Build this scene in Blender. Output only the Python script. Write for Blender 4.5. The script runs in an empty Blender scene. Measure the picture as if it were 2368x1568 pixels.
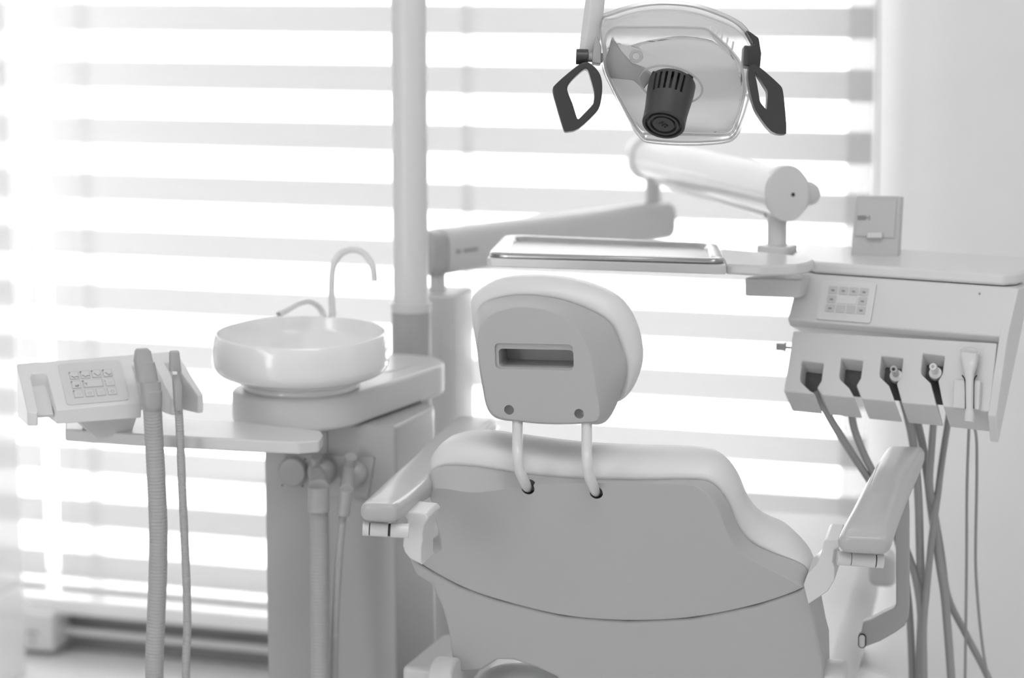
import bpy, bmesh, math, random
from mathutils import Vector, Matrix
random.seed(4)
SC = bpy.context.scene
COL = SC.collection
# ------------------------------------------------------------------ camera, world, lamps, exposure
FPX, CX, CY = 5591.0, 1184.0, 784.0
CAMH, PITCH = 1.5, math.radians(8.8)
cam_d = bpy.data.cameras.new('camera'); cam = bpy.data.objects.new('camera', cam_d); COL.objects.link(cam)
cam.location = (0, 0, CAMH); cam.rotation_euler = (math.pi / 2 - PITCH, 0, 0)
cam_d.sensor_width = 36.0; cam_d.lens = FPX / 2368.0 * 36.0; cam_d.clip_start = 0.05; cam_d.clip_end = 100
cam_d.dof.use_dof = True; cam_d.dof.focus_distance = 3.02; cam_d.dof.aperture_fstop = 3.0
SC.camera = cam
vs = SC.view_settings
vs.view_transform = 'Standard'; vs.look = 'None'; vs.gamma = 1.0; vs.use_curve_mapping = False
vs.exposure = 0.12
SC.cycles.use_denoising = True
SC.cycles.max_bounces = 8; SC.cycles.diffuse_bounces = 5; SC.cycles.transparent_max_bounces = 16
SC.cycles.caustics_reflective = False; SC.cycles.caustics_refractive = False
SC.cycles.sample_clamp_indirect = 6.0

world = bpy.data.worlds.new('overcast_sky'); SC.world = world; world.use_nodes = True
wn, wl = world.node_tree.nodes, world.node_tree.links
wbg = wn['Background']; wbg.inputs['Color'].default_value = (1, 1, 1, 1); wbg.inputs['Strength'].default_value = 4.2
# overcast sky plus an added low glow, fading left, to whiten the blind bands
_tc = wn.new('ShaderNodeTexCoord'); _sx = wn.new('ShaderNodeSeparateXYZ'); wl.new(_tc.outputs['Generated'], _sx.inputs[0])
_el = wn.new('ShaderNodeMapRange'); _el.interpolation_type = 'SMOOTHSTEP'; _el.inputs['From Min'].default_value = -.03; _el.inputs['From Max'].default_value = -.20
wl.new(_sx.outputs['Z'], _el.inputs['Value'])
_az = wn.new('ShaderNodeMapRange'); _az.interpolation_type = 'SMOOTHSTEP'; _az.inputs['From Min'].default_value = -.19; _az.inputs['From Max'].default_value = -.08
wl.new(_sx.outputs['X'], _az.inputs['Value'])
_m = wn.new('ShaderNodeMath'); _m.operation = 'MULTIPLY'; wl.new(_el.outputs[0], _m.inputs[0]); wl.new(_az.outputs[0], _m.inputs[1])
_s = wn.new('ShaderNodeMath'); _s.operation = 'MULTIPLY_ADD'; _s.inputs[1].default_value = 2.8; _s.inputs[2].default_value = 4.0
wl.new(_m.outputs[0], _s.inputs[0]); wl.new(_s.outputs[0], wbg.inputs['Strength'])

def area(name, loc, size, power, rot=(0, 0, 0)):
    l = bpy.data.lights.new(name, 'AREA'); l.shape = 'RECTANGLE'; l.size, l.size_y = size; l.energy = power
    o = bpy.data.objects.new(name, l); o.location = loc; o.rotation_euler = rot; COL.objects.link(o); return o
# two unseen fill lights, added to brighten the sides turned from the window
area('ceiling_fill_light', (0.1, 2.0, 2.66), (1.2, 0.6), 12)
area('ceiling_fill_light', (0.9, 0.2, 2.66), (1.2, 0.6), 12)
# daylight enters here: sampling portal over the window opening
YW = math.radians(18)
WO = Vector((-1.0, 5.3, 0)); WU = Vector((math.cos(YW), -math.sin(YW), 0)); WN = Vector((math.sin(YW), math.cos(YW), 0))
pl = area('window_daylight_portal', WO + WU * 0.7 + WN * 0.10 + Vector((0, 0, 1.42)), (3.6, 2.5), 1, (-math.pi / 2, 0, -YW))
pl.data.cycles.is_portal = True

# ------------------------------------------------------------------ pixel -> world helpers (photo measured at 2368 x 1568)
CP, SP = math.cos(PITCH), math.sin(PITCH)
def ray(px, py):
    x, y = (px - CX) / FPX, -(py - CY) / FPX
    return Vector((x, CP + y * SP, -SP + y * CP))
CAM = Vector((0, 0, CAMH))
def W(px, py, Y):
    r = ray(px, py); return CAM + r * (Y / r.y)
def atz(px, py, z):
    r = ray(px, py); return CAM + r * ((z - CAMH) / r.z)
def onp(px, py, o, n):
    r = ray(px, py); return CAM + r * ((o - CAM).dot(n) / r.dot(n))
def yawF(deg): a = math.radians(deg); return Vector((math.sin(a), math.cos(a), 0))
def yawR(deg): a = math.radians(deg); return Vector((math.cos(a), -math.sin(a), 0))
UP = Vector((0, 0, 1))

# ------------------------------------------------------------------ materials
def mat(name, col, rough=0.45, metal=0.0, coat=0.0, bump=0.0, bscale=400, var=0.0, vscale=6, spec=0.5):
    m = bpy.data.materials.new(name); m.use_nodes = True
    n, l = m.node_tree.nodes, m.node_tree.links
    b = n['Principled BSDF']
    c = (col, col, col, 1) if isinstance(col, (int, float)) else (*col, 1)
    b.inputs['Base Color'].default_value = c
    b.inputs['Roughness'].default_value = rough; b.inputs['Metallic'].default_value = metal
    b.inputs['Coat Weight'].default_value = coat; b.inputs['Coat Roughness'].default_value = 0.12
    b.inputs['Specular IOR Level'].default_value = spec
    tc = n.new('ShaderNodeTexCoord')
    if var:
        nz = n.new('ShaderNodeTexNoise'); nz.inputs['Scale'].default_value = vscale; nz.inputs['Detail'].default_value = 4
        l.new(tc.outputs['Object'], nz.inputs['Vector'])
        r = n.new('ShaderNodeMapRange'); r.inputs['To Min'].default_value = 1 - var; r.inputs['To Max'].default_value = 1 + var
        l.new(nz.outputs['Fac'], r.inputs['Value'])
        mx = n.new('ShaderNodeVectorMath'); mx.operation = 'SCALE'; mx.inputs[0].default_value = c[:3]
        l.new(r.outputs['Result'], mx.inputs['Scale']); l.new(mx.outputs['Vector'], b.inputs['Base Color'])
    if bump:
        nb = n.new('ShaderNodeTexNoise'); nb.inputs['Scale'].default_value = bscale; nb.inputs['Detail'].default_value = 2
        l.new(tc.outputs['Object'], nb.inputs['Vector'])
        bp = n.new('ShaderNodeBump'); bp.inputs['Strength'].default_value = bump; bp.inputs['Distance'].default_value = 0.001
        l.new(nb.outputs['Fac'], bp.inputs['Height']); l.new(bp.outputs['Normal'], b.inputs['Normal'])
    return m
WALL = mat('matt_wall_paint', .88, .6, bump=.1, bscale=90)
WALLG = mat('bounce_cutting_wall_grey', .42, .6, var=.03)  # unseen left wall, coloured darker to cut the light bounced onto the blinds
CEIL = mat('ceiling_paint', .85, .7, var=.02)
FLOORM = mat('pale_vinyl_floor', .86, .35, var=.05, vscale=3)
SILLM = mat('gloss_window_sill', .85, .12, coat=.6, var=.01)
DARKW = mat('dark_grey_below_sill', .24, .5, var=.05)  # dark grey for the left stretch of wall below the sill
PLASW = mat('bright_white_plastic', .80, .34, coat=.25, var=.01)
PLAS = mat('white_moulded_plastic', .72, .32, coat=.25, var=.01)
PLAS2 = mat('light_grey_moulded_plastic', .68, .38, coat=.15, var=.01)
SHELL = mat('satin_chair_shell_plastic', .465, .42, bump=.05, bscale=900)
VINYL = mat('white_upholstery_vinyl', .73, .38, bump=.06, bscale=500)
PORC = mat('glazed_porcelain', .90, .10, coat=.9, var=.005)
ENAM = mat('enamelled_cabinet_paint', .45, .35, coat=.2, var=.01)
GREYP = mat('mid_grey_plastic', .42, .45, var=.02)
HOSE = mat('grey_corrugated_hose_rubber', .45, .55, var=.02)
HOSEL = mat('pale_corrugated_hose_rubber', .60, .5, var=.02)
TUBEG = mat('grey_silicone_hose', .36, .4, var=.02)
BLACK = mat('charcoal_plastic', .045, .38, bump=.08, bscale=700)
SLOT_SHADE = mat('holder_slot_shade', .07, .6, var=.05)
BLACK2 = mat('black_rubber_and_hole_shade', .02, .6, var=.05)
STEEL = mat('brushed_stainless_steel', .5, .16, metal=1.0, var=.03, vscale=30)
CHROME = mat('polished_chrome', .8, .08, metal=1.0, var=.01)
MARK = mat('printed_grey_marking', .28, .6, var=.02)
GREYB = mat('control_box_plastic', .56, .4, var=.01)
ARMM = mat('armrest_gloss_plastic', .49, .28, coat=.35, var=.01)
PLATE = mat('keypad_membrane', .70, .4, var=.01)
PLATEL = mat('keypad_membrane_line', .55, .4, var=.01)
LEDM = mat('pale_indicator_lens', .9, .2, var=.01)
GLOSSC = mat('glossy_lacquer', .80, .12, coat=.4, var=.01)

def mixmat(name, build):
    m = bpy.data.materials.new(name); m.use_nodes = True
    n, l = m.node_tree.nodes, m.node_tree.links; n.clear()
    out = n.new('ShaderNodeOutputMaterial'); s = build(n, l); l.new(s, out.inputs['Surface']); return m
def mix(n, l, f, a, b):
    x = n.new('ShaderNodeMixShader')
    if isinstance(f, float): x.inputs[0].default_value = f
    else: l.new(f, x.inputs[0])
    l.new(a, x.inputs[1]); l.new(b, x.inputs[2]); return x.outputs[0]
def bs(n, kind, c, rough=None):
    s = n.new(kind); s.inputs['Color'].default_value = (c, c, c, 1)
    if rough is not None: s.inputs['Roughness'].default_value = rough
    return s.outputs[0]
def clear_plastic(name, haze, tint, gl=.10, tl=.5):
    def b(n, l):
        t = bs(n, 'ShaderNodeBsdfTransparent', tint)
        d = mix(n, l, tl, bs(n, 'ShaderNodeBsdfDiffuse', .9), bs(n, 'ShaderNodeBsdfTranslucent', .95))
        base = mix(n, l, haze, t, d)
        fr = n.new('ShaderNodeLayerWeight'); fr.inputs['Blend'].default_value = gl
        nz = n.new('ShaderNodeTexNoise'); nz.inputs['Scale'].default_value = 60
        r = n.new('ShaderNodeMapRange'); r.inputs['To Min'].default_value = .03; r.inputs['To Max'].default_value = .08
        l.new(nz.outputs['Fac'], r.inputs['Value'])
        g = n.new('ShaderNodeBsdfGlossy'); g.inputs['Color'].default_value = (1, 1, 1, 1); l.new(r.outputs['Result'], g.inputs['Roughness'])
        return mix(n, l, fr.outputs['Fresnel'], base, g.outputs[0])
    return mixmat(name, b)
SHIELD = clear_plastic('clear_polycarbonate', .10, .96, .07)
SHIELDR = clear_plastic('clear_polycarbonate_rim', .42, .85)
REFL = clear_plastic('frosted_reflector', .86, .95, .05, .38)
GLASS = clear_plastic('window_glass', .0, .98, .05)

def stripes(z0, pitch, frac):
    """zebra blind: dense woven bands alternating with sheer bands, by height"""
    def b(n, l):
        tc = n.new('ShaderNodeTexCoord'); sx = n.new('ShaderNodeSeparateXYZ'); l.new(tc.outputs['Object'], sx.inputs[0])
        a = n.new('ShaderNodeMath'); a.operation = 'SUBTRACT'; a.inputs[1].default_value = z0 - pitch * 60; l.new(sx.outputs['Z'], a.inputs[0])
        m = n.new('ShaderNodeMath'); m.operation = 'MODULO'; m.inputs[1].default_value = pitch; l.new(a.outputs[0], m.inputs[0])
        g = n.new('ShaderNodeMath'); g.operation = 'GREATER_THAN'; g.inputs[1].default_value = pitch * (1 - frac); l.new(m.outputs[0], g.inputs[0])
        nz = n.new('ShaderNodeTexNoise'); nz.inputs['Scale'].default_value = 700; l.new(tc.outputs['Object'], nz.inputs['Vector'])
        weave = n.new('ShaderNodeMapRange'); weave.inputs['To Min'].default_value = .94; weave.inputs['To Max'].default_value = .98
        l.new(nz.outputs['Fac'], weave.inputs['Value'])
        dd = mix(n, l, .09, bs(n, 'ShaderNodeBsdfDiffuse', .60), bs(n, 'ShaderNodeBsdfTranslucent', .9))
        dense = mix(n, l, weave.outputs[0], bs(n, 'ShaderNodeBsdfTransparent', .9), dd)
        dl = mix(n, l, .5, bs(n, 'ShaderNodeBsdfDiffuse', .9), bs(n, 'ShaderNodeBsdfTranslucent', .9))
        sheer = mix(n, l, .30, bs(n, 'ShaderNodeBsdfTransparent', 1.0), dl)
        return mix(n, l, g.outputs[0], sheer, dense)
    return mixmat('zebra_blind_fabric', b)

# ------------------------------------------------------------------ mesh helpers
WLOC = {}
def thing(name, loc, label, cat, group=None):
    o = bpy.data.objects.new(name, None); o.empty_display_size = .05; COL.objects.link(o)
    o.location = loc; o['label'] = label; o['category'] = cat
    if group: o['group'] = group
    WLOC[o] = Vector(loc); return o
def tag(o, label, cat, group=None):
    o['label'] = label; o['category'] = cat
    if group: o['group'] = group
    return o
def mk(name, V, F, m, parent=None, bevel=0.0, seg=3, sub=0, ang=40, smooth=True, label=None, recalc=True):
    V = [Vector(v) for v in V]
    if parent is not None: o0 = WLOC[parent]
    else:
        lo = [min(v[i] for v in V) for i in range(3)]; hi = [max(v[i] for v in V) for i in range(3)]
        o0 = Vector(((lo[0] + hi[0]) / 2, (lo[1] + hi[1]) / 2, lo[2]))
    me = bpy.data.meshes.new(name); me.from_pydata([v - o0 for v in V], [], F)
    if recalc:
        bm = bmesh.new(); bm.from_mesh(me); bmesh.ops.remove_doubles(bm, verts=bm.verts, dist=1e-6)
        bmesh.ops.recalc_face_normals(bm, faces=bm.faces); bm.to_mesh(me); bm.free()
    me.materials.append(m); me.update()
    if smooth:
        for p in me.polygons: p.use_smooth = True
        if not sub and not bevel: me.set_sharp_from_angle(angle=math.radians(ang))
    o = bpy.data.objects.new(name, me); COL.objects.link(o)
    if parent is not None: o.parent = parent
    else: o.location = o0
    WLOC[o] = o0
    if label: o['label'] = label
    if bevel:
        b = o.modifiers.new('bevel', 'BEVEL'); b.width = bevel; b.segments = seg; b.limit_method = 'ANGLE'
        b.angle_limit = math.radians(30); b.harden_normals = True; b.use_clamp_overlap = True
    if sub:
        s = o.modifiers.new('subdivision', 'SUBSURF'); s.levels = sub; s.render_levels = sub
    return o
def struct(o): o['kind'] = 'structure'; return o
def freeze(o):
    dg = bpy.context.evaluated_depsgraph_get(); dg.update()
    me = bpy.data.meshes.new_from_object(o.evaluated_get(dg)); o.modifiers.clear(); o.data = me
def cut(o, cutters):
    for V, F in cutters:
        c = mk('cutter', V, F, BLACK2)
        b = o.modifiers.new('cut', 'BOOLEAN'); b.operation = 'DIFFERENCE'; b.solver = 'EXACT'; b.object = c
        freeze(o)
        WLOC.pop(c, None); bpy.data.objects.remove(c)
    for p in o.data.polygons: p.use_smooth = True
    o.data.set_sharp_from_angle(angle=math.radians(38))
def prism(pts, vec, vec0=None):
    n = len(pts); a = [Vector(p) + (vec0 or Vector()) for p in pts]; b = [Vector(p) + vec for p in pts]
    return a + b, [tuple(range(n))[::-1], tuple(range(n, 2 * n))] + [(i, (i + 1) % n, n + (i + 1) % n, n + i) for i in range(n)]
def box(c, R, Fd, w, d, h, U=UP):
    """box with base centre c, width w along R, depth d along Fd, height h along U"""
    p = [c - R * w / 2 - Fd * d / 2, c + R * w / 2 - Fd * d / 2, c + R * w / 2 + Fd * d / 2, c - R * w / 2 + Fd * d / 2]
    return prism(p, U * h)
def loft(rings, cap0=True, cap1=True, close=True):
    V, F = [], []; n = len(rings[0])
    for r in rings: V += [Vector(p) for p in r]
    for k in range(len(rings) - 1):
        for i in range(n if close else n - 1):
            j = (i + 1) % n; F.append((k * n + i, k * n + j, (k + 1) * n + j, (k + 1) * n + i))
    if cap0: F.append(tuple(range(n))[::-1])
    if cap1: F.append(tuple(range((len(rings) - 1) * n, len(rings) * n)))
    return V, F
def cat(P, t):
    n = len(P); k = min(int(t), n - 2); f = t - k
    p0, p1, p2, p3 = P[max(k - 1, 0)], P[k], P[k + 1], P[min(k + 2, n - 1)]
    return 0.5 * ((2 * p1) + (p2 - p0) * f + (2 * p0 - 5 * p1 + 4 * p2 - p3) * f * f + (3 * p1 - p0 - 3 * p2 + p3) * f ** 3)
def dense(P, closed=False, n=200, smooth=True):
    """points spaced evenly along a path (catmull-rom or straight)"""
    P = [Vector(p) for p in P]
    if closed:
        if smooth:
            Q = P[-1:] + P + P[:2]; S = [cat(Q, 1 + i * len(P) / 1200) for i in range(1201)]
        else: S = P + P[:1]
    else: S = [cat(P, i * (len(P) - 1) / 1200) for i in range(1201)] if smooth else P
    L = [0]
    for a, b in zip(S, S[1:]): L.append(L[-1] + (b - a).length)
    out = []; k = 0; m = n if closed else n - 1
    for i in range(n):
        t = L[-1] * i / m
        while k < len(S) - 2 and L[k + 1] < t: k += 1
        d = L[k + 1] - L[k]; out.append(S[k].lerp(S[k + 1], (t - L[k]) / d if d else 0))
    return out
def tube(P, r, res=16, n=None, rib=0, ribpitch=.0035, ribdepth=.08, caps=True, smooth=True):
    P = [Vector(p) for p in P]
    if smooth:
        tot = sum((b - a).length for a, b in zip(P, P[1:]))
        if rib: n = int(tot / ribpitch * 4)
        P = dense(P, n=n or 48)
    rings = []; N = None
    for i, p in enumerate(P):
        T = (P[min(i + 1, len(P) - 1)] - P[max(i - 1, 0)]).normalized()
        if N is None: N = T.orthogonal().normalized()
        N = (N - T * N.dot(T)).normalized(); B = T.cross(N)
        rr = r(i / (len(P) - 1)) if callable(r) else r
        if rib: rr *= (1, 1, 1, 1 - ribdepth)[i % 4]
        rings.append([p + (N * math.cos(a) + B * math.sin(a)) * rr for a in [2 * math.pi * k / res for k in range(res)]])
    return loft(rings, caps, caps)
def cyl(a, b, r, r2=None, res=32):
    return tube([a, b], (lambda t: r + ((r2 if r2 is not None else r) - r) * t), res=res, smooth=False)
def lathe(c, prof, axis=UP, res=64, cap0=False, cap1=False):
    N = axis.orthogonal().normalized(); B = axis.cross(N)
    return loft([[c + axis * z + (N * math.cos(a) + B * math.sin(a)) * r for a in [2 * math.pi * k / res for k in range(res)]] for r, z in prof], cap0, cap1)
def join(*ms):
    V, F = [], []
    for v, f in ms:
        o = len(V); V += list(v); F += [tuple(i + o for i in q) for q in f]
    return V, F
def sphere(c, r, sc=(1, 1, 1), ax=None, seg=24, rings=14):
    X, Y, Z = ax or (Vector((1, 0, 0)), Vector((0, 1, 0)), UP)
    R = []
    for i in range(rings + 1):
        t = math.pi * (i + .02) / (rings + .04)
        R.append([c + (X * math.cos(a) * sc[0] + Y * math.sin(a) * sc[1]) * (r * math.sin(t)) + Z * (r * sc[2] * math.cos(t)) for a in [2 * math.pi * k / seg for k in range(seg)]])
    return loft(R)
def scl(ring, k, off=None):
    c = sum(ring, Vector()) / len(ring); return [c + (p - c) * k + (off or Vector()) for p in ring]
def rrect(c, X, Y, w, h, r, n=6):
    out = []
    for sx, sy, a0 in ((1, 1, 0), (-1, 1, 90), (-1, -1, 180), (1, -1, 270)):
        for k in range(n + 1):
            a = math.radians(a0 + 90 * k / n)
            out.append(c + X * (sx * (w / 2 - r) + r * math.cos(a)) + Y * (sy * (h / 2 - r) + r * math.sin(a)))
    return out
def rquad(q, r=.2, n=5):
    """rounded-corner version of a world-space quad/polygon; r = share of the corner edges"""
    out = []; m = len(q)
    for i in range(m):
        p, a, b = q[i], q[i - 1], q[(i + 1) % m]
        d = min((a - p).length, (b - p).length) * r if r < 1 else r
        s = p + (a - p).normalized() * d; e = p + (b - p).normalized() * d
        for k in range(n + 1):
            t = k / n; out.append(s * (1 - t) ** 2 + p * 2 * t * (1 - t) + e * t * t)
    return out
def text(name, s, c, X, Y, h, m, parent, depth=.0004):
    cu = bpy.data.curves.new(name, 'FONT'); cu.body = s; cu.size = h; cu.align_x = 'CENTER'; cu.align_y = 'CENTER'; cu.extrude = depth
    o = bpy.data.objects.new(name + '_tmp', cu); COL.objects.link(o)
    dg = bpy.context.evaluated_depsgraph_get(); dg.update()
    me = bpy.data.meshes.new_from_object(o.evaluated_get(dg)); bpy.data.objects.remove(o)
    Z = X.cross(Y)
    V = [c + X * v.co.x + Y * v.co.y + Z * v.co.z for v in me.vertices]; F = [tuple(p.vertices) for p in me.polygons]
    return mk(name, V, F, m, parent, smooth=False, recalc=False)

# ------------------------------------------------------------------ room shell
def wp(px, py, off=0.0):
    """point on the window wall plane, moved off metres into the room"""
    return onp(px, py, WO - WN * off, WN)
def wz(s, off, z): return WO + WU * s - WN * off + UP * z
corner = wp(2034, 500); SR = (corner - WO).dot(WU)           # right end of the window wall
def slab(name, q, vec, m): return struct(mk(name, *prism(q, vec), m))
slab('floor', [Vector((-4, -3, 0)), Vector((5, -3, 0)), Vector((5, 7, 0)), Vector((-4, 7, 0))], Vector((0, 0, -.1)), FLOORM)
slab('ceiling', [Vector((-4, -3, 2.7)), Vector((5, -3, 2.7)), Vector((5, 7, 2.7)), Vector((-4, 7, 2.7))], Vector((0, 0, .1)), CEIL)
slab('wall_rear', [Vector((-4, -2.6, 0)), Vector((5, -2.6, 0)), Vector((5, -2.6, 2.7)), Vector((-4, -2.6, 2.7))], Vector((0, -.1, 0)), WALL)
DR = Vector((.45, -.893, 0)).normalized()
c0 = Vector((corner.x, corner.y, 0)) - DR * .12
slab('wall_right', [c0, c0 + DR * 9, c0 + DR * 9 + UP * 2.7, c0 + UP * 2.7], Vector((.893, .45, 0)) * .12, WALL)
SL = -1.6
p0 = wz(SL, 0, 0)
slab('wall_left', [p0 + WN * .2, p0 - WN * 9, p0 - WN * 9 + UP * 2.7, p0 + WN * .2 + UP * 2.7], -WU * .1, WALLG)
# window wall: sill band, header, posts
zs = wp(616, 1427, .14).z                                     # top of the sill nosing
zn = wp(616, 1466, .14).z                                     # underside of the nosing
RT = SR - .02
SM = (wp(1250, 1300, 0) - WO).dot(WU)
for sa_, sb_, mm in ((SL, SM, DARKW), (SM, SR + .1, WALL)):
    struct(mk('wall_back', *prism([wz(sa_, .09, 0), wz(sb_, .09, 0), wz(sb_, .09, zn + .002), wz(sa_, .09, zn + .002)], WN * .20), mm))
struct(mk('wall_back', *prism([wz(SL, -.02, 2.45), wz(SR + .1, -.02, 2.45), wz(SR + .1, -.02, 2.7), wz(SL, -.02, 2.7)], WN * .12), WALL))
sill = join(prism([wz(SL, .14, zn), wz(SL, .14, zs), wz(SL, -.12, zs), wz(SL, -.12, zn)], WU * (RT - SL)))
struct(mk('trim_1', *sill, SILLM, bevel=.009, seg=4))
# window frame with mullions and glass
wf = struct(mk('window_1', *join(*[prism([wz(s - w, -.05, zs), wz(s + w, -.05, zs), wz(s + w, -.05, 2.46), wz(s - w, -.05, 2.46)], WN * .05)
        for s, w in ((SL + .03, .03), (.035, .005), (.93, .005), (SR + .02, .03))],
        *[prism([wz(SL, -.05, z - w), wz(SL, -.05, z + w), wz(SR, -.05, z + w), wz(SR, -.05, z - w)], WN * .05) for z, w in ((zs + .003, .004), (2.43, .03))]), PLAS2))
mk('pane', *prism([wz(SL, -.07, zs), wz(SR, -.07, zs), wz(SR, -.07, 2.44), wz(SL, -.07, 2.44)], WN * .004), GLASS, wf)
# zebra blinds
ya, yb = wp(130, 5, .06).z, wp(217, 1279, .06).z
pitch = (ya - yb) / 10
def blind(pxa, pxb, label, ztop=2.4):
    sa, sb = [(wp(p, 784, .06) - WO).dot(WU) for p in (pxa, pxb)]
    z0 = (wp(62, 1341, .06) if pxa < 90 else wp(200, 1354, .06)).z
    t = thing('roller_blind', wz((sa + sb) / 2, .06, z0 - .012), label, 'window blind', 'banded roller blinds over the window')
    m = stripes(ya - WLOC[t].z, pitch, .52)
    n = 24; V = []; F = []
    for i in range(n + 1):
        s = sa + (sb - sa) * i / n
        V += [wz(s, .06, z0), wz(s, .06, ztop)]
    for i in range(n): F.append((2 * i, 2 * i + 2, 2 * i + 3, 2 * i + 1))
    mk('fabric', V, F, m, t)
    mk('bottom_rail', *prism([wz(sa, .053, z0 - .016), wz(sa, .067, z0 - .016), wz(sa, .067, z0 + .001), wz(sa, .053, z0 + .001)], WU * (sb - sa)), PLAS2, t, bevel=.003)
    mk('head_box', *prism([wz(sa, .03, ztop), wz(sa, .11, ztop), wz(sa, .11, ztop + .09), wz(sa, .03, ztop + .09)], WU * (sb - sa)), PLAS, t, bevel=.01)
    return t
blind(-560, 95, 'narrow banded roller blind at the left end of the window')
bl = blind(122, 2008, 'wide banded roller blind covering most of the window')
mk('pull_chain', *tube([wp(2031, -300, .09), wp(2031, 200, .09), wp(2025, 600, .09), wp(2020, 900, .09)], .0022, 8), GREYP, bl)
mk('pull_chain', *tube([wp(171, -300, .03), wp(169, 800, .03), wp(172, 1330, .03)], .002, 8), GREYP, bl)
# pipe and boxes along the foot of the window wall
pz = wp(400, 1481, .115).z; pr = .0088
tag(mk('heating_pipe', *tube([wz(SL + .2, .115, pz), wz(SR - .1, .115, pz)], pr, 16, n=8), PLAS2), 'slim white pipe running along the skirting below the window', 'pipe')
a = wp(52, 1460, .17); b = wp(122, 1460, .17); zt, zb = wp(100, 1418, .17).z, wp(100, 1508, .17).z
sb_ = thing('floor_junction_box', Vector((b.x, b.y, zb)), 'pale blurred junction box at the skirting under the narrow blind', 'junction box')
mk('box_body', *prism([Vector((a.x, a.y, zb)) - WU * .04, Vector((b.x, b.y, zb)), Vector((b.x, b.y, zt)), Vector((a.x, a.y, zt)) - WU * .04], WN * .13), PLAS, sb_, bevel=.008)
for px, py, w, h in ((75, 1463, .028, .006), (76, 1482, .007, .012)):
    c = wp(px, py, .1705); mk('printed_mark', *prism(rrect(c, WU, UP, w, h, .002, 2), -WN * .0006), MARK, sb_)
# tall glossy cabinet at the far left
e = W(28, 500, 5.0)
tcb = thing('tall_cabinet', Vector((e.x - .3, e.y - .2, 0)), 'tall glossy white cabinet at the left edge beside the narrow blind', 'cabinet')
zc = W(40, 1362, 4.95).z; ee = Vector((e.x, e.y, 0))
for nm, z0, z1 in (('lower_body', 0.0, zc - .003), ('upper_body', zc + .003, 2.3)):
    mk(nm, *prism([ee + UP * z0, ee - WN * .30 + UP * z0, ee - WN * .30 - WU * .45 + UP * z0, ee - WU * .45 + UP * z0], UP * (z1 - z0)), GLOSSC, tcb, bevel=.004)
mk('body_seam', *prism([ee - WU * .005 - WN * .005 + UP * (zc - .004), ee - WN * .29 - WU * .005 + UP * (zc - .004), ee - WN * .29 - WU * .44 + UP * (zc - .004), ee - WU * .44 - WN * .005 + UP * (zc - .004)], UP * .008), PLAS2, tcb)

# ------------------------------------------------------------------ dental chair
CF, CR = yawF(12), yawR(12)
def plane(px, py, Y, yaw, tilt):
    """slanted plane; tilt leans its top towards the camera. Returns mapper (px,py,off into the thing) and inward normal"""
    o = W(px, py, Y); f = yawF(yaw); t = math.radians(tilt)
    n = (f * math.cos(t) + UP * math.sin(t)).normalized()
    return (lambda x, y, off=0.0: onp(x, y, o + n * off, n)), n
pb, nb = plane(1350, 1250, 2.97, 12, 12)
seat0 = atz(1450, 1500, .52)
chair = thing('dental_chair', Vector((seat0.x, seat0.y + .15, 0)), 'white upholstered dental chair seen from behind, two armrests and a headrest on rods', 'chair')
bottom = [(1862, 1345), (1850, 1366), (1750, 1400), (1600, 1430), (1450, 1437), (1300, 1425), (1150, 1388), (1060, 1355), (977, 1309)]
def ringpx(fn, pts, off, n=96):
    return dense([fn(x, y, off) for x, y in pts], closed=True, n=n, smooth=False)
# matched key points so rings correspond: lists have equal length
KA = [(977, 1305), (974, 1294), (1012, 1279), (1022, 1262), (1008, 1205), (999, 1165), (994, 1145), (1004, 1131), (1030, 1130), (1100, 1139), (1203, 1126), (1350, 1116), (1480, 1119), (1590, 1120), (1632, 1140), (1662, 1180), (1685, 1235), (1712, 1277), (1770, 1312), (1846, 1352)]
KB = [(973, 1300), (966, 1270), (978, 1256), (1012, 1238), (1004, 1190), (996, 1150), (993, 1105), (998, 1085), (1030, 1076), (1100, 1080), (1220, 1098), (1350, 1108), (1480, 1111), (1610, 1109), (1655, 1122), (1688, 1165), (1710, 1220), (1745, 1258), (1800, 1285), (1868, 1313)]
KC = [(975, 1295), (976, 1250), (979, 1228), (1004, 1195), (997, 1160), (991, 1120), (992, 1078), (1002, 1046), (1035, 1020), (1100, 1013), (1220, 1029), (1350, 1044), (1480, 1050), (1615, 1054), (1670, 1068), (1707, 1110), (1733, 1170), (1775, 1216), (1838, 1247), (1888, 1312)]
BA = [(1850, 1362), (1750, 1397), (1600, 1427), (1450, 1434), (1300, 1422), (1150, 1385), (1060, 1352)]
def ring(K, off, kb=1.0):
    P = [pb(x, y, off) for x, y in K] + [pb(x, y, off) for x, y in BA]
    out = []
    m = len(P)
    for i in range(m):                                        # 4 points per span, catmull-rom
        for k in range(4):
            out.append(cat([P[i - 1], P[i], P[(i + 1) % m], P[(i + 2) % m]], 1 + k / 4 - 1e-6))
    return out
A0 = ring(KA, 0.0); B0 = ring(KB, .030); C0 = ring(KC, .060)
def blend(a, b, t, off=Vector()): return [p.lerp(q, t) + off for p, q in zip(a, b)]
shell = mk('backrest_shell', *loft([blend(A0, scl(A0, .96), 1), scl(A0, .992), A0, blend(A0, B0, .12), blend(A0, B0, .88), B0, blend(B0, scl(B0, .97), 1, nb * .004), scl(B0, .95, nb * .03)]), SHELL, chair, sub=1)
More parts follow.
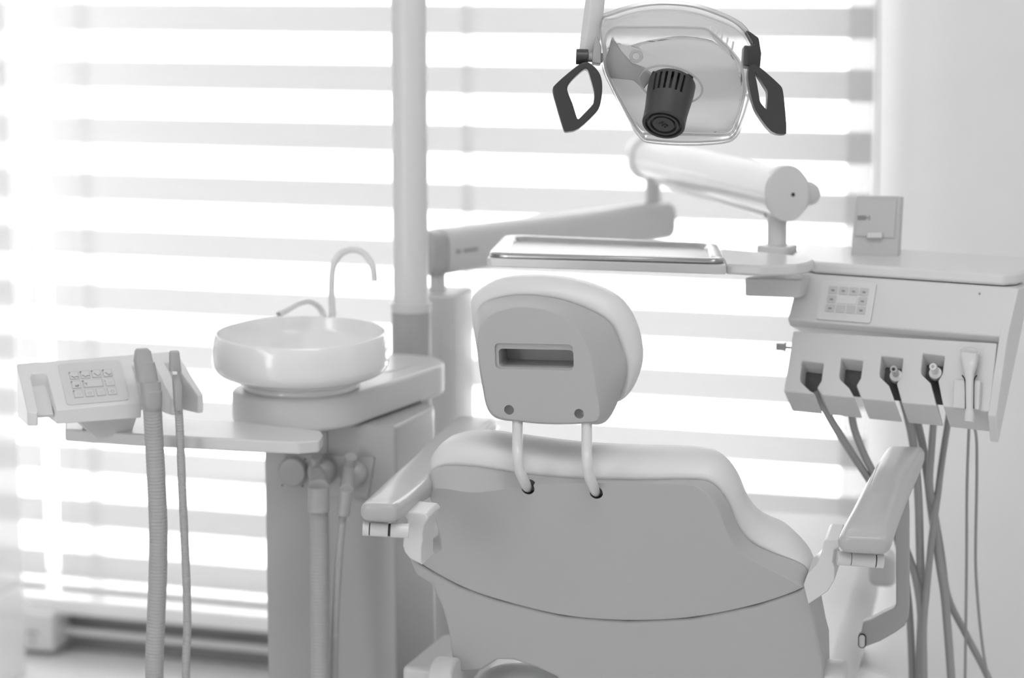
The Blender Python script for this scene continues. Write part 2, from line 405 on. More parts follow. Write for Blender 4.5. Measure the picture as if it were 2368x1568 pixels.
# rod holes in the shell face
freeze(shell)
hol = [pb(1221, 1130), pb(1379, 1140)]
cut(shell, [cyl(h - nb * .02, h + nb * .011, .0083, res=32) for h in hol])
for h in hol:
    mk('rod_hole_shade', *tube([h + nb * .0015, h + nb * .0105], .0082, 24, smooth=False, caps=False), BLACK2, shell)  # black liner that paints in the shade inside each rod hole
cush = mk('backrest_cushion', *loft([scl(B0, .955, nb * .010), scl(B0, .992, nb * .002), blend(B0, C0, .30, -nb * .002), blend(B0, C0, .75, -nb * .003), C0, scl(C0, .985, nb * .03), scl(C0, .93, nb * .055), scl(C0, .6, nb * .06)]), VINYL, chair, sub=1)
# lower back cover
KL = [(944, 1290), (977, 1310), (1060, 1356), (1150, 1389), (1300, 1426), (1450, 1438), (1600, 1431), (1750, 1401), (1850, 1366), (1862, 1350), (1876, 1396), (1896, 1500), (1904, 1530), (1906, 1640), (1300, 1640), (1290, 1568), (1240, 1545), (1188, 1528), (1150, 1527), (1115, 1550), (1072, 1555), (1049, 1552), (1042, 1503), (1037, 1460), (1022, 1406), (998, 1352), (963, 1332)]
low = [pb(x, y, .0015) for x, y in KL]
lc = mk('lower_back_cover', *prism(low, nb * .09), SHELL, chair, bevel=.012, seg=4)
# lumbar roll under the cover and recline joints
mk('hip_cushion', *sphere(pb(1235, 1585, .07), .05, (1.55, .8, .62), (CR, CF, UP)), VINYL, chair)
for x, y, w, Y in ((1030, 1560, .016, 3.03), (1921, 1566, .020, 2.98)):
    c = W(x, y, Y) ; hh = .022
    pts = [c + CF * .035 * math.cos(a) + UP * (.022 * math.sin(a) * (1.0)) for a in [math.pi * k / 12 for k in range(13)]] + [c - CF * .035 - UP * .09, c + CF * .035 - UP * .09]
    pts = [p - CR * w for p in pts]
    jo = mk('recline_joint_cover', *prism(pts, CR * 2 * w), PLAS2, chair, bevel=.006, seg=4)
c = W(1946, 1560, 2.98); mk('joint_screw', *cyl(c - CR * .002, c + CR * .0035, .006), GREYP, chair)
# seat and leg rest, upholstered, reaching towards the window
sz = .56
rt = [atz(1925, 1660, sz), atz(1957, 1568, sz), atz(1985, 1465, sz), atz(2012, 1370, sz), atz(2032, 1290, sz), atz(2022, 1215, sz), atz(1985, 1187, sz)]
lf = [p - CR * .50 for p in rt]
lf[-1] = rt[-1] - CR * .38; 
so = rt + lf[::-1]
mk('seat_cushion', *prism(so, -UP * .085), VINYL, chair, bevel=.03, seg=6)
mk('seat_base', *prism([p - UP * .09 for p in scl(so, .86)], -UP * .13), PLAS2, chair, bevel=.02)
sc_ = seat0 + CF * .42
mk('pedestal', *box(Vector((sc_.x, sc_.y, 0)), CR, CF, .22, .34, .345), PLAS2, chair, bevel=.02)
mk('floor_plate', *prism(rrect(Vector((sc_.x, sc_.y, 0)), CR, CF, .42, .72, .08), UP * .035), PLAS2, chair, bevel=.01)
bq = [(929, 1540), (1022, 1464), (1110, 1468), (1060, 1552)]
mk('side_housing', *prism([atz(x, y, .56) for x, y in bq], -UP * .3), PLAS, chair, bevel=.008, seg=4)
q = [atz(2006, 1283, .62), atz(2074, 1290, .62), atz(2071, 1262, .62), atz(2020, 1262, .62)]
mk('leg_rest_joint', *prism(q, -UP * .05), PLAS2, chair, bevel=.014, seg=4)
# headrest
ph, nh = plane(1290, 820, 2.97, 14, 4)
HA = [(1137, 957), (1117, 884), (1106, 813), (1107, 770), (1124, 738), (1160, 717), (1213, 710), (1274, 720), (1321, 745), (1352, 788), (1370, 841), (1380, 906), (1386, 968), (1345, 977), (1274, 979), (1210, 974)]
HB = [(1136, 961), (1113, 880), (1103, 800), (1099, 740), (1110, 706), (1149, 688), (1213, 681), (1290, 690), (1360, 714), (1412, 746), (1437, 798), (1452, 860), (1408, 972), (1345, 980), (1274, 981), (1210, 976)]
HC = [(1140, 900), (1118, 840), (1100, 770), (1088, 715), (1094, 680), (1145, 647), (1213, 638), (1300, 643), (1380, 664), (1442, 702), (1478, 770), (1484, 850), (1440, 925), (1350, 920), (1274, 915), (1210, 910)]
def hring(K, off):
    P = [ph(x, y, off) for x, y in K]; m = len(P)
    return [cat([P[i - 1], P[i], P[(i + 1) % m], P[(i + 2) % m]], 1 + k / 4 - 1e-6) for i in range(m) for k in range(4)]
a_, b_, c_ = hring(HA, 0), hring(HB, .050), hring(HC, .075)
hbx = hring([(1139, 950), (1117, 880), (1103, 800), (1099, 740), (1110, 706), (1149, 688), (1213, 681), (1290, 690), (1360, 714), (1412, 746), (1437, 798), (1453, 862), (1440, 925), (1345, 935), (1274, 935), (1210, 930)], .056)
head = mk('headrest_shell', *loft([scl(a_, .95), scl(a_, .985), a_, blend(a_, b_, .10), blend(a_, b_, .5, -nh * .004), blend(a_, b_, .93), b_, scl(b_, .95, nh * .005)]), SHELL, chair, sub=1)
freeze(head)
hx = (ph(1330, 826) - ph(1140, 822)).normalized(); hy = nh.cross(hx).normalized()
if hy.z < 0: hy = -hy
cc = ph(1235, 825)
def rr_cut(c, w, h, r, d): return prism(rrect(c, hx, hy, w, h, r), nh * d, -nh * .02)
cut(head, [rr_cut(cc, .101, .033, .006, .0035), rr_cut(cc - hy * .003 + hx * .0015, .096, .0235, .005, .046)])
cut(head, [sphere(ph(x, y, .004) , .0075, (1, 1, 1)) for x, y in ((1179, 946), (1341, 955))])
mk('headrest_cushion', *loft([scl(hbx, .93, nh * .004), scl(hbx, .985, -nh * .002), blend(hbx, c_, .35, -nh * .006), blend(hbx, c_, .8, -nh * .003), c_, scl(c_, .98, nh * .025), scl(c_, .88, nh * .045), scl(c_, .5, nh * .05)]), VINYL, chair, sub=1)
rods = [[(1196, 940, .018), (1197, 985, .006), (1197, 1045, -.010), (1201, 1085, -.016), (1211, 1110, -.010), (1221, 1131, .014)],
        [(1356, 945, .018), (1357, 990, .006), (1357, 1055, -.010), (1361, 1095, -.016), (1370, 1120, -.010), (1379, 1141, .014)]]
for rd in rods:
    pts = [ph(x, y, o) if i < 2 else pb(x, y, o) for i, (x, y, o) in enumerate(rd)]
    # keep the first points at the depth of the back plane's rod line so the rod stays straight
    mk('headrest_rod', *tube(pts, .0067, 24, n=40), PLAS, chair)

# armrests
def armrest(stations, tlist, label):
    rings = []
    for (x, y, Y, w), t in zip(stations, tlist):
        c = W(x, y, Y); rings.append(rrect(c, CR, (UP - CF * .1).normalized(), w, t, t * .42, 4))
    r0 = scl(rings[0], .86, -CF * .006); r00 = scl(rings[0], .6, -CF * .008)
    r1 = scl(rings[-1], .86, CF * .008)
    r11 = scl(rings[-1], .6, CF * .010)
    o = mk('armrest', *loft([r00, r0] + rings + [r1, r11]), ARMM, chair, sub=1); o['label'] = label
    return o
la = armrest([(878, 1184, 2.84, .049), (892, 1175, 2.87, .052), (922, 1150, 2.95, .058), (980, 1100, 3.10, .066), (1040, 1048, 3.26, .070), (1103, 987, 3.42, .071)], [.024, .025, .026, .028, .032, .034], 'left armrest, glossy white pad')
ra = armrest([(1999, 1258, 2.85, .064), (2004, 1242, 2.87, .064), (2018, 1212, 2.92, .060), (2045, 1150, 3.02, .058), (2075, 1090, 3.12, .057), (2095, 1050, 3.19, .054)], [.025, .027, .030, .032, .029, .022], 'right armrest, glossy white pad with scuffs')
def hinge(pa, pb_, Y, segs, arm):
    A, B = W(*pa, Y), W(*pb_, Y); o = None
    d = B - A
    for i, (t0, t1) in enumerate(segs):
        a, b = A + d * t0, A + d * t1
        nn = 'hinge_barrel' if i else 'hinge'
        mk('hinge_barrel', *cyl(a, b, .0088), PLAS, arm, bevel=.0008, seg=2)
    mk('hinge_pin', *cyl(A + d * .02, B - d * .02, .0076), BLACK2, arm)
hinge((839, 1222), (946, 1228), 2.85, ((0, .14), (.16, .55), (.60, 1.0)), la)
hinge((1936, 1290), (2043, 1298), 2.875, ((0, .29), (.30, .82), (.84, 1.0)), ra)
pa_, na = plane(950, 1250, 2.875, 12, 0)
lb = [(930, 1190), (938, 1183), (984, 1188), (992, 1198), (981, 1215), (977, 1235), (978, 1250), (975, 1263), (974, 1298), (977, 1308), (947, 1292), (936, 1278), (931, 1263), (932, 1248), (943, 1202)]
mk('arm_bracket', *prism([pa_(x, y) for x, y in lb], na * .062), PLAS, la, bevel=.003, seg=3)
pa2, na2 = plane(1900, 1310, 2.885, 12, 0)
rb = [(1906, 1250), (1911, 1247), (1940, 1248), (1942, 1266), (1930, 1272), (1925, 1300), (1931, 1312), (1930, 1341), (1914, 1368), (1869, 1398), (1858, 1353), (1867, 1328), (1889, 1306), (1900, 1280)]
mk('arm_bracket', *prism([pa2(x, y) for x, y in rb], na2 * .085), PLAS2, ra, bevel=.004, seg=3)
pf, nf = plane(2080, 1350, 3.12, 12, 0)
fr = [(2074, 1105), (2098, 1105), (2102, 1190), (2102, 1405), (2100, 1430), (2092, 1448), (2070, 1464), (2035, 1484), (2003, 1496), (1985, 1497), (1996, 1438), (2010, 1435), (2040, 1420), (2068, 1406), (2072, 1398), (2071, 1190)]
mk('support_frame', *prism([pf(x, y) for x, y in fr], nf * .022), GREYP, ra, bevel=.003, seg=3, label='grey bent support frame')
c = pf(1993, 1484, -.006); mk('frame_bolt', *prism(rrect(c, nf.cross(UP) * -1, UP, .008, .017, .0038), nf * .02), PLAS2, ra, bevel=.002)
mk('frame_bolt_washer', *prism(rrect(c + nf * .003, nf.cross(UP) * -1, UP, .0105, .0195, .005), nf * .012), BLACK2, ra)
# scuffs on the right pad end

# ------------------------------------------------------------------ cuspidor / water unit
UF, UR = yawF(18), yawR(18)
tpz = W(915, 986, 3.32).z
P1 = W(915, 986, 3.32); o1 = P1.copy()
P0 = onp(611, 1010, o1, UF)
P0.z = P1.z
unit = thing('cuspidor_unit', Vector(((P0.x + P1.x) / 2, (P0.y + P1.y) / 2 + .15, 0)), 'pale grey cuspidor cabinet carrying a round porcelain spit bowl', 'dental unit')
dep = .20
base = [P0, P1, P1 + UF * dep, P0 + UF * dep]
rb_ = rquad([base[0], base[1]] , .1) if False else None
cab = [P0, P1] + [P1 + UF * (dep - .05)] + [P1 + UF * dep - UR * .0 - UR * (.05 * (1 - math.cos(a))) - UF * (.05 * (1 - math.sin(a))) for a in [math.radians(k * 15) for k in range(1, 7)]] + [P0 + UF * dep]
mk('cabinet_body', *prism(cab, -UP * (tpz - .02)), ENAM, unit, bevel=.006, seg=3)
fp = lambda x, y, off=0.0: onp(x, y, o1 + UF * off, UF)       # points on the cabinet front
a, b = fp(613, 1000), fp(757, 1000)
mk('access_panel', *prism([a + UP * .0, b, b - UP * .9, a - UP * .9], -UF * .0012), ENAM, unit)
mk('panel_seam', *prism([fp(756.5, 985), fp(758.5, 985), fp(758.5, 1045), fp(756.5, 1045)], -UF * .0004), MARK, unit)
# platform
zt = W(690, 912, 3.22).z; zt = atz(690, 905, zt).z
RP = .0945
Cb = atz(692, 897, W(692, 897, 3.36).z); zt = Cb.z
dirp = yawF(27)
Ce = Cb + dirp * .25
def capsule(c1, c2, r1, r2, n=22):
    d = (c2 - c1).normalized(); s = d.cross(UP)                # s points right
    out = [c1 + (-d * math.cos(a) * 1 + s * math.sin(a)) * r1 for a in [math.radians(-90 + 180 * k / n) for k in range(n + 1)]]
    out += [c2 + (s * math.cos(a) + d * math.sin(a)) * r2 for a in [math.radians(180 * k / n) for k in range(n + 1)]]
    return out
plat = capsule(Cb, Ce, RP, .085)
mk('platform', *prism(plat, -UP * .046), PLAS2, unit, bevel=.006, seg=4)
mk('platform_recess', *prism(scl(capsule(Ce - dirp * .05, Ce + dirp * .0, .05, .05), 1, UP * .0), UP * .0012), PLAS, unit, bevel=.0005)
pc = atz(692, 998, zt - .06); mk('platform_neck', *cyl(Vector((Cb.x, Cb.y, zt - .046)), Vector((Cb.x, Cb.y, zt - .056)), .05), PLAS2, unit)
# bowl
zr = W(695, 768, 3.36).z; rc = W(695, 768, 3.36); k = 3.36 / FPX
R = 207 * k
prof = [(.02, -.050), (R * .50, -.049), (R * .74, -.043), (R * .88, -.026), (R * .925, -.010), (R * .938, -.002), (R * .947, .001), (R * .957, .0005), (R * .972, -.0045), (R * .988, -.012), (R * .998, -.022), (R, -.031), (R * .997, -.040), (R * .982, -.048), (R * .94, -.0545), (R * .86, -.0595), (R * .76, -.064), (R * .675, -.0675), (R * .655, -.071), (R * .668, -.0745), (R * .66, -.0775)]
prof = [(p.x, p.y) for p in dense([Vector((a, b, 0)) for a, b in prof], n=90)]
bw = mk('spit_bowl', *lathe(rc, prof, (UP + Vector((0, -.042, 0))).normalized(), res=128, cap0=True, cap1=True), PORC, unit, ang=50)
mk('drain', *cyl(rc - UP * .0505, rc - UP * .048, .016), CHROME, bw)
dz = rc.z - .0775 - zt
if dz > 0: mk('bowl_seat', *cyl(rc - UP * .0775, Vector((rc.x, rc.y, zt)), R * .6), PLAS2, unit)
# water tubes
Yt = 3.40
mk('bowl_rinse_tube', *tube([W(752, 745, 3.49), W(745, 722, 3.49), W(733, 706, 3.48), W(712, 697, 3.45), W(688, 703, 3.42), W(665, 716, 3.39), W(645, 727, 3.37)], .0046, 16, n=40), PLASW, unit)
e0, e1 = W(647, 725.5, 3.372), W(644, 727.5, 3.368); mk('tube_opening', *cyl(e0, e1 + (e1 - e0) * .12, .0026), GREYP, unit)
mk('cup_filler_tube', *tube([W(769, 780, 3.49), W(768, 720, 3.49), W(767, 660, 3.49), W(771, 617, 3.49), W(788, 587, 3.49), W(818, 577, 3.48), W(845, 589, 3.47), W(862, 618, 3.46), W(866, 650, 3.46)], lambda t: .0049, 20, n=60), PLASW, unit)
c = W(769, 800, 3.49); mk('filler_stem', *cyl(Vector((c.x, c.y, zt)), W(769, 715, 3.49), .0051), PLASW, unit)
c = W(750, 790, 3.49); mk('rinse_stem', *cyl(Vector((c.x, c.y, zt)), W(752, 742, 3.49), .0048), PLASW, unit)
# connector plate and socket cap
mk('connector_plate', *prism(rquad([fp(650, 1047), fp(868, 1055), fp(852, 1151), fp(637, 1140)], .04, 3), -UF * .004, -UF * .0005), ENAM, unit, bevel=.0012)
for x, y in ((663, 1060), (706, 1062), (653, 1122), (700, 1124)):
    c = fp(x, y, -.004); mk('plate_screw', *cyl(c, c - UF * .001, .0012, res=10), BLACK2, unit)
c = fp(681, 1089, -.004); mk('socket_cap', *lathe(c, [(.0212, 0), (.0212, -.008), (.019, -.011), (.001, -.012)], UF, 40, True, True), ENAM, unit)

# support arm + console (assistant's holder)
zar = W(520, 1000, 3.2).z
ar = [atz(150, 992, zar), atz(310, 1003, zar), atz(600, 1018, zar), atz(690, 1022, zar), atz(738, 1018, zar), atz(747, 1004, zar), atz(742, 996, zar), atz(560, 975, zar), atz(300, 960, zar), atz(150, 968, zar)]
ck, nk = plane(230, 900, 3.16, -22, 0)
kx = yawR(-22); kf = yawF(-22)
t40 = math.radians(38)
kn = (-kf * math.sin(t40) + UP * math.cos(t40)).normalized()  # deck normal (up and towards camera)
ko = W(230, 890, 3.17)
pk = lambda x, y, off=0.0: onp(x, y, ko + kn * off, kn)
cons = thing('assistant_console', W(240, 1010, 3.2), 'white control console with keypad and open hose slots on a flat arm', 'control console')
deck = [(38, 841), (64, 953), (87, 955), (88, 949), (71, 872), (76, 864), (103, 861), (109, 866), (131, 949), (327, 930), (306, 846), (318, 842), (352, 840), (360, 846), (397, 923), (418, 920), (390, 856), (380, 838), (408, 834), (418, 842), (421, 862), (458, 915), (471, 912), (424, 838), (407, 811), (220, 826)]
down = (-UP * .0200 + kf * .012)
dk = [pk(x, y) for x, y in deck]
zb = pk(63, 953).z - .0195
nd = len(dk); cv, cf = prism(dk, Vector()); cv = cv[:nd] + [Vector((p.x, p.y, zb)) + kf * .003 for p in dk]
mk('console_body', cv, cf, PLASW, cons, bevel=.0018, seg=3)
mk('slot_floor', *prism([pk(x, y, -.014) for x, y in ((66, 862), (86, 960), (124, 958), (108, 860))], -kn * .006), PLASW, cons, bevel=.001)
br = [(178, 975), (222, 1014), (304, 1004), (318, 962)]
pbr = lambda x, y: onp(x, y, W(260, 990, 3.2), kf)
mk('mounting_bracket', *prism([pbr(x, y) for x, y in br], kf * .05), PLAS2, cons, bevel=.002)
mk('console_arm', *prism(ar, -UP * .017), PLAS2, cons, bevel=.003, seg=3)
plate = mk('keypad', *prism(rquad([pk(133, 843, .0002), pk(276, 833, .0002), pk(300, 925, .0002), pk(155, 938, .0002)], .07, 4), kn * .0010), PLATE, cons, label='slightly darker membrane keypad')
# keypad frame of reference: bilinear in the plate quad
def kq(u, v, off=.0013):
    a = Vector((133, 843)).lerp(Vector((276, 833)), u); b = Vector((155, 938)).lerp(Vector((300, 925)), u)
    p = a.lerp(b, v); return pk(p.x, p.y, off)
keys = []
for r in range(3):
    v0 = .20 + r * .225
    for c_i in range(4):
        if r == 1 and c_i == 2: continue
        u0 = .145 + c_i * .180; u1 = u0 + .150
        if r == 1 and c_i == 1: u1 = u0 + .330
        q = [kq(u0, v0), kq(u1, v0), kq(u1, v0 + .19), kq(u0, v0 + .19)]
        kb = mk('button', *prism(rquad(q, .10, 3), kn * .0006), PLATEL, plate)
        # bright membrane field inside the darker outline
        qi = scl(q, .86); mk('button_face', *prism(rquad([p + kn * .0004 for p in qi], .1, 3), kn * .0005), PLATE, plate)
        keys.append((r, c_i, u0, u1, v0))
        if not (r == 2 and c_i > 0):
            ld = kq(u0 + .012, v0 + .02, .0022); mk('indicator_light', *cyl(ld, ld + kn * .0005, .0011, res=12), LEDM if (r == 1 and c_i == 3) else MARK, plate)
def kline(pts, r, w=.0005):
    return tube([kq(u, v, .0024) for u, v in pts], w, 6, smooth=False)
icons = {(0, 0): [(.03, .10), (.075, .145), (.105, .12), (.145, .14)], (0, 1): [(.03, .10), (.075, .145), (.105, .12), (.145, .13)], (0, 2): [(.04, .075), (.095, .145), (.135, .105)], (0, 3): [(.04, .075), (.095, .145), (.135, .105)]}
for r, c_i, u0, u1, v0 in keys:
    if (r, c_i) in icons: mk('button_icon', *kline([(u0 + a, v0 + b) for a, b in icons[(r, c_i)]], 0), MARK, plate)
KX = (kq(.9, .5) - kq(.1, .5)).normalized(); KY = (kn.cross(KX)).normalized()
text('button_icon', 'AP', kq(.145 + .085, .20 + .225 + .125, .0024), KX, KY, .0052, MARK, plate)
text('button_icon', 'Y', kq(.325 + .06, .20 + .225 + .10, .0024), KX, KY, .0066, MARK, plate)
for u, v, k in ((.145 + .54 + .075, .425 + .10, 0), (.325 + .08, .65 + .1, 1), (.505 + .08, .65 + .1, 0), (.685 + .08, .65 + .1, 1), (.145 + .08, .65 + .1, 0)):
    c = kq(u, v, .0024); mk('button_icon', *loft([[c + (KX * math.cos(a) + KY * math.sin(a)) * rr for a in [2 * math.pi * i / 20 for i in range(20)]] for rr in (.0022, .0018)], False, False), PLATEL if not k else MARK, plate)
c = pk(400, 818, .0); mk('console_screw', *cyl(c, c + kn * .0006, .001, res=10), MARK, cons)

# ------------------------------------------------------------------ suction hoses (console -> cabinet socket)
def hose(name, label, top, sock, r, m, pitch, hp, neck):
    pass
s1 = thing('suction_hose', W(352, 945, 3.15), 'thick ribbed suction hose hanging from the console keypad side to the cabinet', 'hose', 'ribbed suction hoses')
def pr3(*pts): return [W(x, y, Y) for x, y, Y in pts]
up1 = pr3((352, 940, 3.135), (356, 1010, 3.14), (361, 1100, 3.14), (366, 1220, 3.14), (365, 1330, 3.14), (361, 1430, 3.14), (357, 1568, 3.14), (365, 1720, 3.14))
dn1 = pr3((733, 1720, 3.22), (740, 1568, 3.23), (739, 1400, 3.24), (738, 1250, 3.25), (737, 1182, 3.25))
midp = [Vector(((up1[-1].x * (1 - t) + dn1[0].x * t), 3.14 + .07 * t, up1[-1].z - .14 * math.sin(math.pi * t))) for t in (.15, .5, .85)]
mk('ribbed_tube', *tube(up1 + midp + dn1, .0125, 24, rib=1, ribpitch=.0046, ribdepth=.05), HOSE, s1)
def quadring(cx, cy, w, d, Y, f=kf):
    c = W(cx, cy, Y); return rrect(c, kx, kf, w, d, min(w, d) * .3, 3)
kk = 3.13 / FPX
hpz = [(329, 806, 26, .012, 3.150), (330, 812, 36, .018, 3.148), (331, 835, 43, .022, 3.143), (334, 838, 46, .024, 3.142), (341, 880, 48, .026, 3.137), (347, 882, 47, .026, 3.136), (349, 902, 45, .025, 3.134), (350, 904, 47, .027, 3.134), (351, 938, 44, .027, 3.132), (351, 944, 38, .024, 3.132)]
mk('handpiece', *loft([quadring(x, y, w * kk, d, Y) for x, y, w, d, Y in hpz]), GREYP, s1, ang=35, label='blunt grey suction handpiece')
S = W(737, 1128, 3.25)
ballc = fp(744, 1090, -.014)
s1s = mk('ball_socket', *sphere(ballc, .0205), ENAM, s1)
mk('elbow_neck', *tube([fp(733, 1056, -.030), fp(734, 1090, -.028), W(737, 1132, 3.245)], lambda t: .008 + .007 * t, 20, n=16), ENAM, s1)
mk('hose_sleeve', *cyl(W(737, 1126, 3.245), W(737, 1182, 3.245), .0148), ENAM, s1, bevel=.0008)
s2 = thing('saliva_ejector_hose', W(415, 945, 3.15), 'thin ribbed saliva ejector hose beside the thick one', 'hose', 'ribbed suction hoses')
up2 = pr3((412, 930, 3.14), (416, 1000, 3.14), (421, 1120, 3.14), (427, 1250, 3.14), (432, 1370, 3.14), (433, 1460, 3.14), (430, 1568, 3.14), (440, 1700, 3.15))
dn2 = pr3((766, 1700, 3.24), (772, 1568, 3.25), (776, 1430, 3.25), (783, 1300, 3.255), (793, 1190, 3.26))
midp = [Vector(((up2[-1].x * (1 - t) + dn2[0].x * t), 3.23 + .04 * t, up2[-1].z - .10 * math.sin(math.pi * t))) for t in (.15, .5, .85)]
mk('ribbed_tube', *tube(up2 + midp + dn2, .0056, 16, rib=1, ribpitch=.0036, ribdepth=.09), HOSE, s2)
hz = [(403, 811, 18, .008, 3.15), (403, 815, 23, .012, 3.148), (405, 857, 27, .014, 3.143), (406, 862, 14, .010, 3.142), (408, 880, 18, .011, 3.14), (410, 892, 20, .014, 3.138), (412, 940, 18, .013, 3.135), (413, 948, 14, .011, 3.135)]
mk('handpiece', *loft([quadring(x, y, w * kk, d, Y) for x, y, w, d, Y in hz]), GREYP, s2, ang=35, label='slim grey ejector handpiece')
mk('valve_lever', *box(W(404, 866, 3.13), kx, kf, .006, .006, .004), LEDM, s2, bevel=.0008)
mk('ball_socket', *sphere(fp(818, 1096, -.010), .0195), ENAM, s2)
mk('elbow_neck', *tube([fp(812, 1056, -.030), fp(806, 1090, -.028), W(801, 1134, 3.25)], lambda t: .0085 + .001 * t, 20, n=16), ENAM, s2)
mk('hose_sleeve', *cyl(W(802, 1132, 3.25), W(793, 1190, 3.255), .0092), ENAM, s2, bevel=.0008)

# ------------------------------------------------------------------ lamp pole and column
Yp = 3.72
pz0 = W(950, 700, Yp); pole = thing('lamp_pole', Vector((pz0.x, Yp, 0)), 'white vertical lamp pole rising past the blinds, set in a grey sleeve', 'pole')
rp = 41.5 * Yp / FPX
mk('pole_shaft', *cyl(Vector((pz0.x, Yp, pz0.z - .05)), Vector((pz0.x - .0, Yp, 2.68)), rp, res=48), PLASW, pole)
sx = W(947, 760, Yp)
mk('sleeve', *cyl(Vector((pz0.x, Yp, .03)), Vector((pz0.x, Yp, W(947, 712, Yp).z)), 46.5 * Yp / FPX, res=48), ENAM, pole)
zq = W(947, 712, Yp).z
mk('sleeve_collar', *cyl(Vector((pz0.x, Yp, zq - .006)), Vector((pz0.x, Yp, W(947, 699, Yp).z)), 48.5 * Yp / FPX, res=48), PLAS, pole, bevel=.002)
# delivery arm column behind the pole
col = thing('delivery_arm', Vector((W(1010, 800, 3.85).x, 3.85, 0)), 'white jointed delivery arm reaching from the column behind the pole to the instrument table', 'support arm')
cz = W(1000, 683, 3.80).z
a, b = W(985, 700, 3.78), W(1055, 700, 3.84)
c = Vector(((a.x + b.x) / 2, 3.86, .02))
mk('column', *prism([p - UP * 0 for p in rrect(c + UP * (cz - .02), UR, UF, b.x - a.x + .03, .12, .02)], -UP * (cz - .02)), PLAS2, col, bevel=.005)
# turning post and lower arm
ca = W(1012, 660, 3.86); mk('turning_post', *cyl(Vector((ca.x, ca.y, cz)), Vector((ca.x, ca.y, W(1012, 630, 3.86).z)), .013), PLAS2, col)
def beam(A, B, w, h0, h1, rad=.35, n=4):
    T = (B - A).normalized(); S_ = T.cross(UP).normalized(); U_ = S_.cross(T).normalized()
    return loft([rrect(A, S_, U_, w, h0, min(w, h0) * rad, n), rrect(B, S_, U_, w, h1, min(w, h1) * rad, n)])
A = W(1010, 582, 3.86); B = W(1535, 508, 4.30)
T = (B - A).normalized()
hA = 108 * 3.86 / FPX; hB = 88 * 4.3 / FPX
mk('lower_arm', *beam(A, B, .062, hA, hB), PLAS2, col, bevel=.006, seg=4)
mk('arm_end_cap', *beam(A - T * .035, A + T * .004, .060, hA * .96, hA * .98), ENAM, col, bevel=.01, seg=4)
Xa = (W(1116, 572, 3.9) - W(1044, 588, 3.86)).normalized()
sd = T.cross(UP).normalized()
face = A + sd * .0 
tn = sd if sd.dot(CAM - A) > 0 else -sd
mo = onp(1080, 579, A + tn * .0312, tn)
for i in range(9):
    if i == 2: continue
    p = mo + T * ((i - 4) * .0058) 
    mk('arm_lettering', *prism(rrect(p, T, tn.cross(T) if tn.cross(T).z > 0 else T.cross(tn), .0042, .0056 if i != 0 else .007, .0008, 1), tn * .0005), MARK, col)
# second joint and spring arm
cb = W(1510, 440, 4.29)
mk('elbow_post', *cyl(W(1510, 470, 4.29), W(1510, 405, 4.29), 18.5 * 4.29 / FPX), PLAS, col)
FA = W(1500, 365, 4.34); NE = W(1822, 448, 3.42)
mk('spring_arm', *beam(FA, NE, .066, 84 * 4.34 / FPX, 122 * 3.42 / FPX * .92, .42, 6), PLAS2, col, bevel=.004, seg=3)
T2 = (NE - FA).normalized(); S2 = T2.cross(UP).normalized(); U2 = S2.cross(T2).normalized()
def oval(c, w, h, off, n=40): return [c + S2 * w / 2 * math.cos(a) + U2 * h / 2 * math.copysign(abs(math.sin(a)) ** .85, math.sin(a)) + T2 * off for a in [2 * math.pi * k / n for k in range(n)]]
cp = NE + T2 * 0.0
mk('spring_arm_cap', *loft([oval(cp, .060, .079, -.03), oval(cp, .062, .081, -.004), oval(cp, .059, .078, .001)]), PLAS2, col, ang=35)
h = onp(1834, 450, cp + T2 * .001, T2); mk('cap_hole', *cyl(h - T2 * .001, h + T2 * .0008, .0028, res=14), BLACK2, col)
FB = FA - T2 * .0
mk('spring_arm_head', *loft([oval(FA, .07, .075, -.035), oval(FA, .078, .084, -.02), oval(FA, .078, .084, .015), oval(FA, .07, .076, .025)]), PLAS, col)
kn1, kn2 = W(1866, 446, 3.44), W(1886, 447, 3.43)
mk('brake_knob', *lathe(W(1868, 447, 3.50), [(.001, .018), (.012, .016), (.0165, .010), (.0178, 0), (.0175, -.02), (.001, -.022)], T2, 32), PLAS2, col)
mk('arm_underside_rail', *beam(W(1530, 418, 4.27), W(1790, 492, 3.47), .03, .012, .016), PLAS2, col, bevel=.002)
mk('table_post', *cyl(W(1797, 480, 3.45), W(1797, 566, 3.45), 23 * 3.45 / FPX), PLAS, col)

# ------------------------------------------------------------------ delivery table
zt2 = W(1860, 636, 3.30).z
L0 = W(1882, 632, 3.30); R0 = atz(2322, 662, L0.z); L0z = L0.z
tu = (R0 - L0).normalized(); tf = Vector((-tu.y, tu.x, 0))
if tf.y < 0: tf = -tf
table = thing('instrument_table', (L0 + R0) / 2 + tf * .1 - UP * .1, 'white instrument delivery table with a sloped front and row of holder slots', 'instrument table')
lipz = .016
ztop = L0.z + lipz
BL = atz(1690, 577, ztop); 
top = [L0 + UP * lipz - tf * .0, R0 + UP * lipz, R0 + UP * lipz + tf * .02 + tu * .012, R0 + UP * lipz + tf * .20 + tu * .012, L0 + UP * lipz + tf * .20 - tu * .10, L0 + UP * lipz + tf * .06 - tu * .06]
mk('table_top', *prism(top, -UP * lipz), PLAS, table, bevel=.005, seg=4)
mk('post_socket', *prism(rrect(Vector((W(1797, 566, 3.45).x, 3.45, ztop)), tu, tf, .05, .05, .012), UP * .006, -UP * .01), PLAS, table, bevel=.002)
